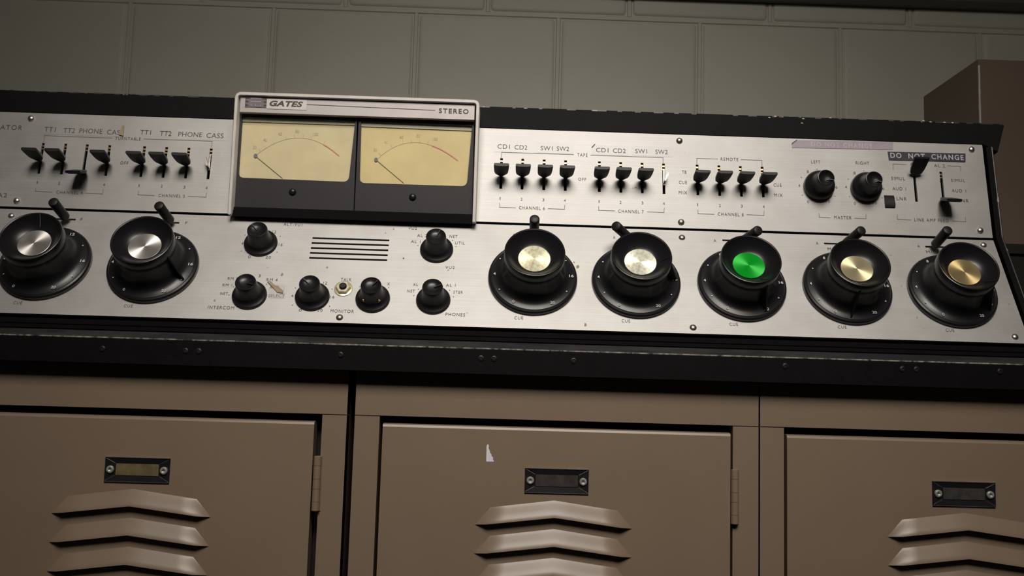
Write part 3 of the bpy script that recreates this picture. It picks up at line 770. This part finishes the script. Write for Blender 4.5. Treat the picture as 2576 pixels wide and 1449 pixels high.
for x, y in ((1293, 591), (1545, 597.5), (1798, 605.5), (2055.5, 612), (2310.5, 619.5)): Lw.append(('A', x, y, 6, 7))
for x, y in ((205, 552), (468.5, 561)): Lw.append(('P', x, y, 5, 7))
Lw += [('MIC', 2094, 627, 24, 7), ('MIC', 2343, 634, 26, 7)]
for s, x, y, w_, h_ in Lw: ptext(bmtl, 'lo', s, x, y, w_, h_, 0, space=1.2)
dots('lo', 656.5, 613, .0165, (150, 90, 30, 210, -30)); dots('lo', 786, 747.5, .0165, (150, 90, 30, 210, -30)); dots('lo', 628, 744, .0160, (180, 150, 45)); dots('lo', 1090, 756, .0160, (165, 140, 40, 15)); dots('lo', 1098.5, 629, .0160, (165, 90, 40, 15)); dots('lo', 938, 752, .016, (135, 45))
merge(up_panel, bmt, M_INK); merge(up_panel, bml, M_LINE); merge(lo_panel, bmtl, M_INK)
# label tapes
def quad(kind, pts, mat, parent, name, h=.0004, label=None):
    bm = bmesh.new(); prism(bm, [on(kind, *p) for p in pts], .0001, h, 'z'); o = obj(name, bm, mat, parent)
    if label: o['label'] = label
    return o
merge(up_panel, bmp, M_INK)
for q in (((1241, 355), (1336, 358), (1336, 385), (1241, 382)), ((1347, 357), (1443, 361), (1443, 387), (1347, 384)), ((1488, 364), (1581, 368), (1582, 392), (1488, 388)), ((1589, 366), (1693, 371), (1693, 395), (1589, 391)), ((447, 325), (571, 330), (568, 355), (446, 350)), ((104, 313), (318, 321), (316, 345), (103, 337))):
    quad('up', q, M_TAPEL if q[0][0] > 400 else M_PANEL, up_panel, 'label_tape', .00014)
tp = quad('up', [(1992, 372), (1993, 362), (2004, 353), (2246, 357.5), (2246, 377)], M_PURP, up_panel, 'embossed_tape', .0004, 'faded mauve embossed tape')
bm = bmesh.new(); ptext(bm, 'up', 'DO NOT CHANGE', 2117, 366, 154, 12, .012, z=.00055, space=1.3); merge(tp, bm, M_PURT)
quad('up', [(1991, 364), (1992, 360), (2003, 352.5), (2006, 353)], M_DTAPE, up_panel, 'tape_corner', .0006)
tp = quad('up', [(2236, 403), (2232.5, 382), (2428, 387), (2428, 408)], M_DTAPE, up_panel, 'embossed_tape', .0006, 'black embossed tape')
bm = bmesh.new(); ptext(bm, 'up', 'DO  NOT  CHANGE', 2331, 394.5, 184, 13, .02, z=.0008, space=1.25); merge(tp, bm, M_DTXT)
quad('up', [(300, 340), (309, 316), (313, 318), (311, 343)], M_TORN, up_panel, 'torn_tape', .0012)
quad('up', [(1488, 371), (1496, 362), (1497, 364), (1490, 372)], M_INK, up_panel, 'torn_tape', .0006)
tp = quad('lo', [(676, 727), (677, 750), (716, 751), (717, 717), (690, 716)], M_TAPEL, lo_panel, 'label_tape', .00016)
bm = bmesh.new(); ptext(bm, 'lo', 'SELECT', 696, 744.5, 41, 8, .0, z=.00024); ptext(bm, 'lo', 'AUD', 690, 723, 24, 8, .0, z=.00024); merge(tp, bm, M_LINE)
quad('lo', [(673, 710), (682, 709), (690, 718), (703, 725), (713, 733), (712, 739), (698, 737), (690, 728), (682, 720)], M_TORN, lo_panel, 'torn_tape', .0012)
for px, py, r in ((709.5, 691, .0016), (540, 756, .0013), (1473, 817, .0016), (1453, 671, .0019), (1015, 650, .0008), (990, 576, .0009), (970, 586, .0006), (823, 673, .0010), (2307, 799, .0010), (1444, 660, .0009), (1127, 680, .0006), (2538, 765, .0008)):
    x, v = on('lo', px, py); bm = bmesh.new(); pts = []
    for k in range(9):
        a = k/9*6.283; rr = r*random.uniform(.55, 1.1); pts.append((x+rr*math.cos(a)*.8, v+rr*math.sin(a)*1.2))
    prism(bm, pts, .0001, .00022, 'z'); obj('brown_stain', bm, M_TORN if px != 1015 else M_INK, lo_panel)
for b_ in (bmw, bms): b_.free()

# ------------------------------------------------------------------ twin meter housing
YF = .047
def mat_y(y): return y
x0, x1 = -.4225, -.2203; z0, z1 = .1580, .2607
bm = bmesh.new()
def frame_ring(bm, y0, y1, wd, inner):
    r = .005
    def path(ins, r):
        a, b, t_ = x0+ins, x1-ins, z1-ins
        pts = [(a, z0)]
        for k in range(7):
            q = math.radians(180-15*k); pts.append((a+r+r*math.cos(q), t_-r+r*math.sin(q)))
        for k in range(7):
            q = math.radians(90-15*k); pts.append((b-r+r*math.cos(q), t_-r+r*math.sin(q)))
        pts.append((b, z0)); return pts
    O, I_ = path(0, .005), path(wd, .0022)
    O2, I2 = path(.0006, .0046), path(wd-.0004, .0024)
    secs = [(O, y0+.0008), (O2, y0), (I2, y0), (I_, y0+.0008), (I_, y1), (O, y1)]
    R_ = [[bm.verts.new((p[0], y, p[1])) for p in P_] for P_, y in secs]
    n = len(O)
    for A, B in zip(R_, R_[1:]+R_[:1]):
        for i in range(n-1): bm.faces.new((A[i], A[i+1], B[i+1], B[i]))
    for e in (0, n-1):
        bm.faces.new([r_[e] for r_ in R_])
frame_ring(bm, YF, .098, .0030, 0)
fr = obj('meter_housing', bm, M_WHITE, CON, CI, smooth=40); fr['label'] = 'off white hooded frame around the twin meters'
bm = bmesh.new()   # dark recess behind everything
yp = lambda z: Ou.y+(z-Ou.z)*math.tan(TU)
prism(bm, [(yp(z0)-.0008, z0+.001), (yp(z1)-.0008, z1-.0030), (.097, z1-.0030), (.097, z0+.001)], x0+.003, x1-.003, 'x')
obj('recess', bm, M_RIB, fr)
# header plate
YH = .0500
P4 = [onY(601, 236, YH), onY(1195.4, 262, YH), onY(1193, 303.8, YH), onY(601, 278.8, YH)]
zt_, zb2 = (P4[0][1]+P4[1][1])/2, (P4[2][1]+P4[3][1])/2
zt_ = min(zt_, z1-.0038)
bm = bmesh.new(); box(bm, x0+.0042, x1-.0042, YH, .060, zb2, zt_)
hp = obj('header_plate', bm, M_PLATE, fr, bevel=.0005); hp['label'] = 'silver header plate with the maker name'
MY = Matrix(((1, 0, 0, 0), (0, 0, -1, YH), (0, 1, 0, 0), (0, 0, 0, 1)))     # local (x, z, outward) -> world
def ytext(bm, s, px, py, wpx, hpx, y, z=.0002, **kw):
    c = onY(px, py, y); w_ = (onY(px+wpx/2, py, y)[0]-onY(px-wpx/2, py, y)[0]); h_ = onY(px, py-hpx/2, y)[1]-onY(px, py+hpx/2, y)[1]
    Mx = Matrix(((1, 0, 0, 0), (0, 0, -1, y), (0, 1, 0, 0), (0, 0, 0, 1)))
    add_text(bm, s, c[0], c[1], w_, h_, z, M=Mx, **kw)
def yline_(bm, pts, y, wd, z=.0002):
    tmp = bmesh.new(); line(tmp, [onY(a, b, y) for a, b in pts], wd, z, .0)
    Mx = Matrix(((1, 0, 0, 0), (0, 0, -1, y), (0, 1, 0, 0), (0, 0, 0, 1)))
    for f in tmp.faces: bm.faces.new([bm.verts.new(Mx @ v.co) for v in f.verts])
    tmp.free()
bm = bmesh.new()
a, b = onY(672, 247, YH), onY(771, 277, YH); box(bm, a[0], b[0], YH-.0004, YH-.0001, b[1], a[1]-.0006)
obj('name_badge', bm, M_WHITE, hp)
bm = bmesh.new(); a, b = onY(619, 245, YH), onY(669.5, 271.5, YH)
box(bm, a[0], b[0], YH-.0005, YH-.0001, b[1]+.0002, a[1])
eb = obj('maker_emblem', bm, M_EMB, hp)
bm = bmesh.new(); W_, H_ = b[0]-a[0], a[1]-b[1]
for zf, l_, in ((.92, .20), (.58, .13), (.22, .13)):
    for sx in (0, 1):
        xa = a[0] if sx == 0 else b[0]-W_*l_
        box(bm, xa, xa+W_*l_, YH-.0007, YH-.0004, b[1]+H_*zf-H_*.07, b[1]+H_*zf+H_*.07)
box(bm, a[0]-.0002, a[0]+.0003, YH-.0007, YH-.0004, b[1], a[1]); box(bm, b[0]-.0003, b[0]+.0001, YH-.0007, YH-.0004, b[1], a[1])
merge(eb, bm, M_INK)
bm = bmesh.new()                 # three rows of tiny worn lettering, too small to read
for zf in (.92, .58, .22):
    xx = a[0]+W_*.24
    while xx < b[0]-W_*.24:
        ww = random.uniform(.0004, .0008)
        if zf > .3 or random.random() > .5: box(bm, xx, xx+ww, YH-.0007, YH-.0004, b[1]+H_*zf-H_*.05, b[1]+H_*zf+H_*.05)
        xx += ww+.0004
merge(eb, bm, M_PURT)
bm = bmesh.new()
ytext(bm, 'GATES', 720.5, 261.5, 84, 14, YH, .0006, bold=.035, shear=.25, space=1.05)
ytext(bm, 'STEREO', 1141.5, 279.5, 75, 12, YH, .0003, bold=.02, shear=.0, space=1.25)
merge(hp, bm, M_INK)
bm = bmesh.new(); yline_(bm, [(772, 263), (1095, 277.5)], YH, .00045); merge(hp, bm, M_INK)
# two trapezoid meters
YM = .0560
def meter(px_out, win, screw_px, dial_mat, needle, arc, red, blob, ticks, lab, nums):
    bm = bmesh.new()
    OUT = [onY(*p, YM) for p in px_out]
    W4 = [onY(*p, YM) for p in win]          # TL TR BR BL
    def rounded(c4, rt, rb):
        pts = []; n = 5
        for i in range(4):
            c = Vector(c4[i]); p, q = Vector(c4[i-1]), Vector(c4[(i+1) % 4]); r = rt if i < 2 else rb
            a = c+(p-c).normalized()*r; b = c+(q-c).normalized()*r
            for k in range(n+1):
                t = k/n; pts.append((1-t)**2*a+2*t*(1-t)*c+t*t*b)
        return pts
    I_ = rounded(W4, .0006, .0050)
    n = len(I_); cx = sum(p.x for p in I_)/n; cz = sum(p.y for p in I_)/n
    # outer contour sampled in step with the window contour
    O = []
    for i in range(4):
        for k in range(6): O.append(Vector(OUT[i]))
    fr1 = [bm.verts.new((p.x, YM, p.y)) for p in I_]; ins = [bm.verts.new((p.x, YM+.0032, p.y)) for p in I_]
    for i in range(n): bm.faces.new((fr1[i], fr1[(i+1) % n], ins[(i+1) % n], ins[i]))
    corners = [bm.verts.new((p[0], YM, p[1])) for p in OUT]
    back = [bm.verts.new((p[0], YM+.0034, p[1])) for p in OUT]
    for i in range(4):
        seg_ = fr1[i*6:i*6+6]
        for k in range(5): bm.faces.new((corners[i], seg_[k], seg_[k+1]))
        bm.faces.new((corners[i], fr1[i*6+5], fr1[((i+1)*6) % n], corners[(i+1) % 4]))
        bm.faces.new((corners[i], corners[(i+1) % 4], back[(i+1) % 4], back[i]))
    cov = obj('vu_meter', bm, M_METER, CON, CI); cov['label'] = lab
    bm = bmesh.new(); yd = YM+.0031
    bm.faces.new([bm.verts.new((p.x, yd, p.y)) for p in rounded([onY(a, b, YM+.0031) for a, b in [(x_+(-4 if i in (0, 3) else 4), y_+(-4 if i < 2 else 4)) for i, (x_, y_) in enumerate(win)]], .0006, .004)])
    obj('dial_face', bm, dial_mat, cov)
    bm = bmesh.new(); tl, tr = win[0], win[1]
    prism(bm, [onY(tl[0]-2, tl[1]-3, yd), onY(tr[0]+2, tr[1]-3, yd), onY(tr[0]-1, tr[1]+13, yd), onY(tl[0], tl[1]+13, yd)], yd-.0010, yd-.0002, 'y')
    s_ = obj('window_top_band', bm, paint('grey_green_window_band', (.64, .66, .54), .5, .05), cov)  # grey green band across the top of the meter window
    bm = bmesh.new(); yline_(bm, arc[:17], yd, .00028)
    for tx, tn in zip(('20', '40', '60', '80', '100'), nums): ytext(bm, tx, tn[0], tn[1], 9 if tx != '100' else 13, 8, yd, .0002)
    
    for tpts in ticks: yline_(bm, tpts, yd, .0003)
    obj('dial_scale', bm, M_FAINT, cov)
    bm = bmesh.new(); yline_(bm, red, yd, .0009, .0004); obj('red_zone', bm, M_RED, cov)
    bm = bmesh.new(); yline_(bm, needle, yd-.0002, .00045); obj('needle', bm, M_LINE, cov)
    bm = bmesh.new(); c = onY(*blob, yd-.0003)
    prism(bm, [(c[0]+.0016*math.cos(k/10*6.283), c[1]+.0018*math.sin(k/10*6.283)) for k in range(10)], yd-.0007, yd-.0004, 'y'); obj('needle_flag', bm, M_BLUE, cov)
    bm = bmesh.new(); c = onY(*screw_px, YM); lathe(bm, fmm([(3.0, 0), (2.9, .7), (2.2, 1.5), (1.2, 1.9), (0, 2.0)]), 24, (c[0], YM, c[1]), RFRONT)
    obj('cover_screw', bm, M_CUP, cov, smooth=40)
    bm = bmesh.new(); bm.faces.new([bm.verts.new((p.x, YM+.0010, p.y)) for p in I_]); obj('clear_window', bm, M_GLASS, cov)
def arcpts(x0_, y0_, xm, ym, x1_, y1_, n=20):   # parabola through three points
    out = []
    for k in range(n+1):
        t = k/n; a = (1-t)*(1-2*t); b = 4*t*(1-t); c = t*(2*t-1)
        out.append((a*x0_+b*xm+c*x1_, a*y0_+b*ym+c*y1_))
    return out
def ticks_for(arc, idx, l=9):
    o = []
    for i in idx:
        x_, y_ = arc[i]; x2, y2 = arc[min(i+1, len(arc)-1)]; d = Vector((x2-x_, y2-y_)).normalized()
        o.append([(x_, y_), (x_+d.y*l, y_-d.x*l)])
    return o
aL = arcpts(645, 390, 752, 347, 853, 392); aR = arcpts(950, 400, 1045, 358.5, 1152, 404)
numL = [[(703, 338), (709, 337)], [(745, 330), (751, 330)]]
meter([(597, 287), (898.5, 298), (889, 539), (585, 521)], [(609, 293.3), (893.8, 302.7), (877, 457.5), (598.5, 446.5)], (736, 483), M_CREAM,
      [(711, 449), (643, 393)], aL, aL[16:], (643, 392), ticks_for(aL, (1, 4, 7, 9, 11, 13, 16)), 'left meter, the paler cream dial', ((641, 371), (667, 352), (705, 337), (748, 331), (794, 338)))
meter([(902.5, 298), (1193, 309), (1187.5, 536), (892.5, 539)][0:2]+[(1187.5, 540), (892, 530)], [(908.3, 305.4), (1187.8, 316.8), (1174.5, 468.5), (904, 460)], (1038, 496), M_CREAM2,
      [(1016, 461), (947, 403)], aR, aR[14:], (946, 402), ticks_for(aR, (1, 4, 7, 9, 11, 13, 16)), 'right meter, the yellower dial', ((944, 377), (971, 358), (1010, 345), (1052, 342), (1095, 350)))
bm = bmesh.new()
for z, y in ((.1570, .0500), (.1598, .0515), (.1626, .0530)):
    box(bm, x0+.0031, x1-.0031, y, .0582, z, z+.0026)
obj('ribbed_base', bm, M_RIB, fr, bevel=.0005)
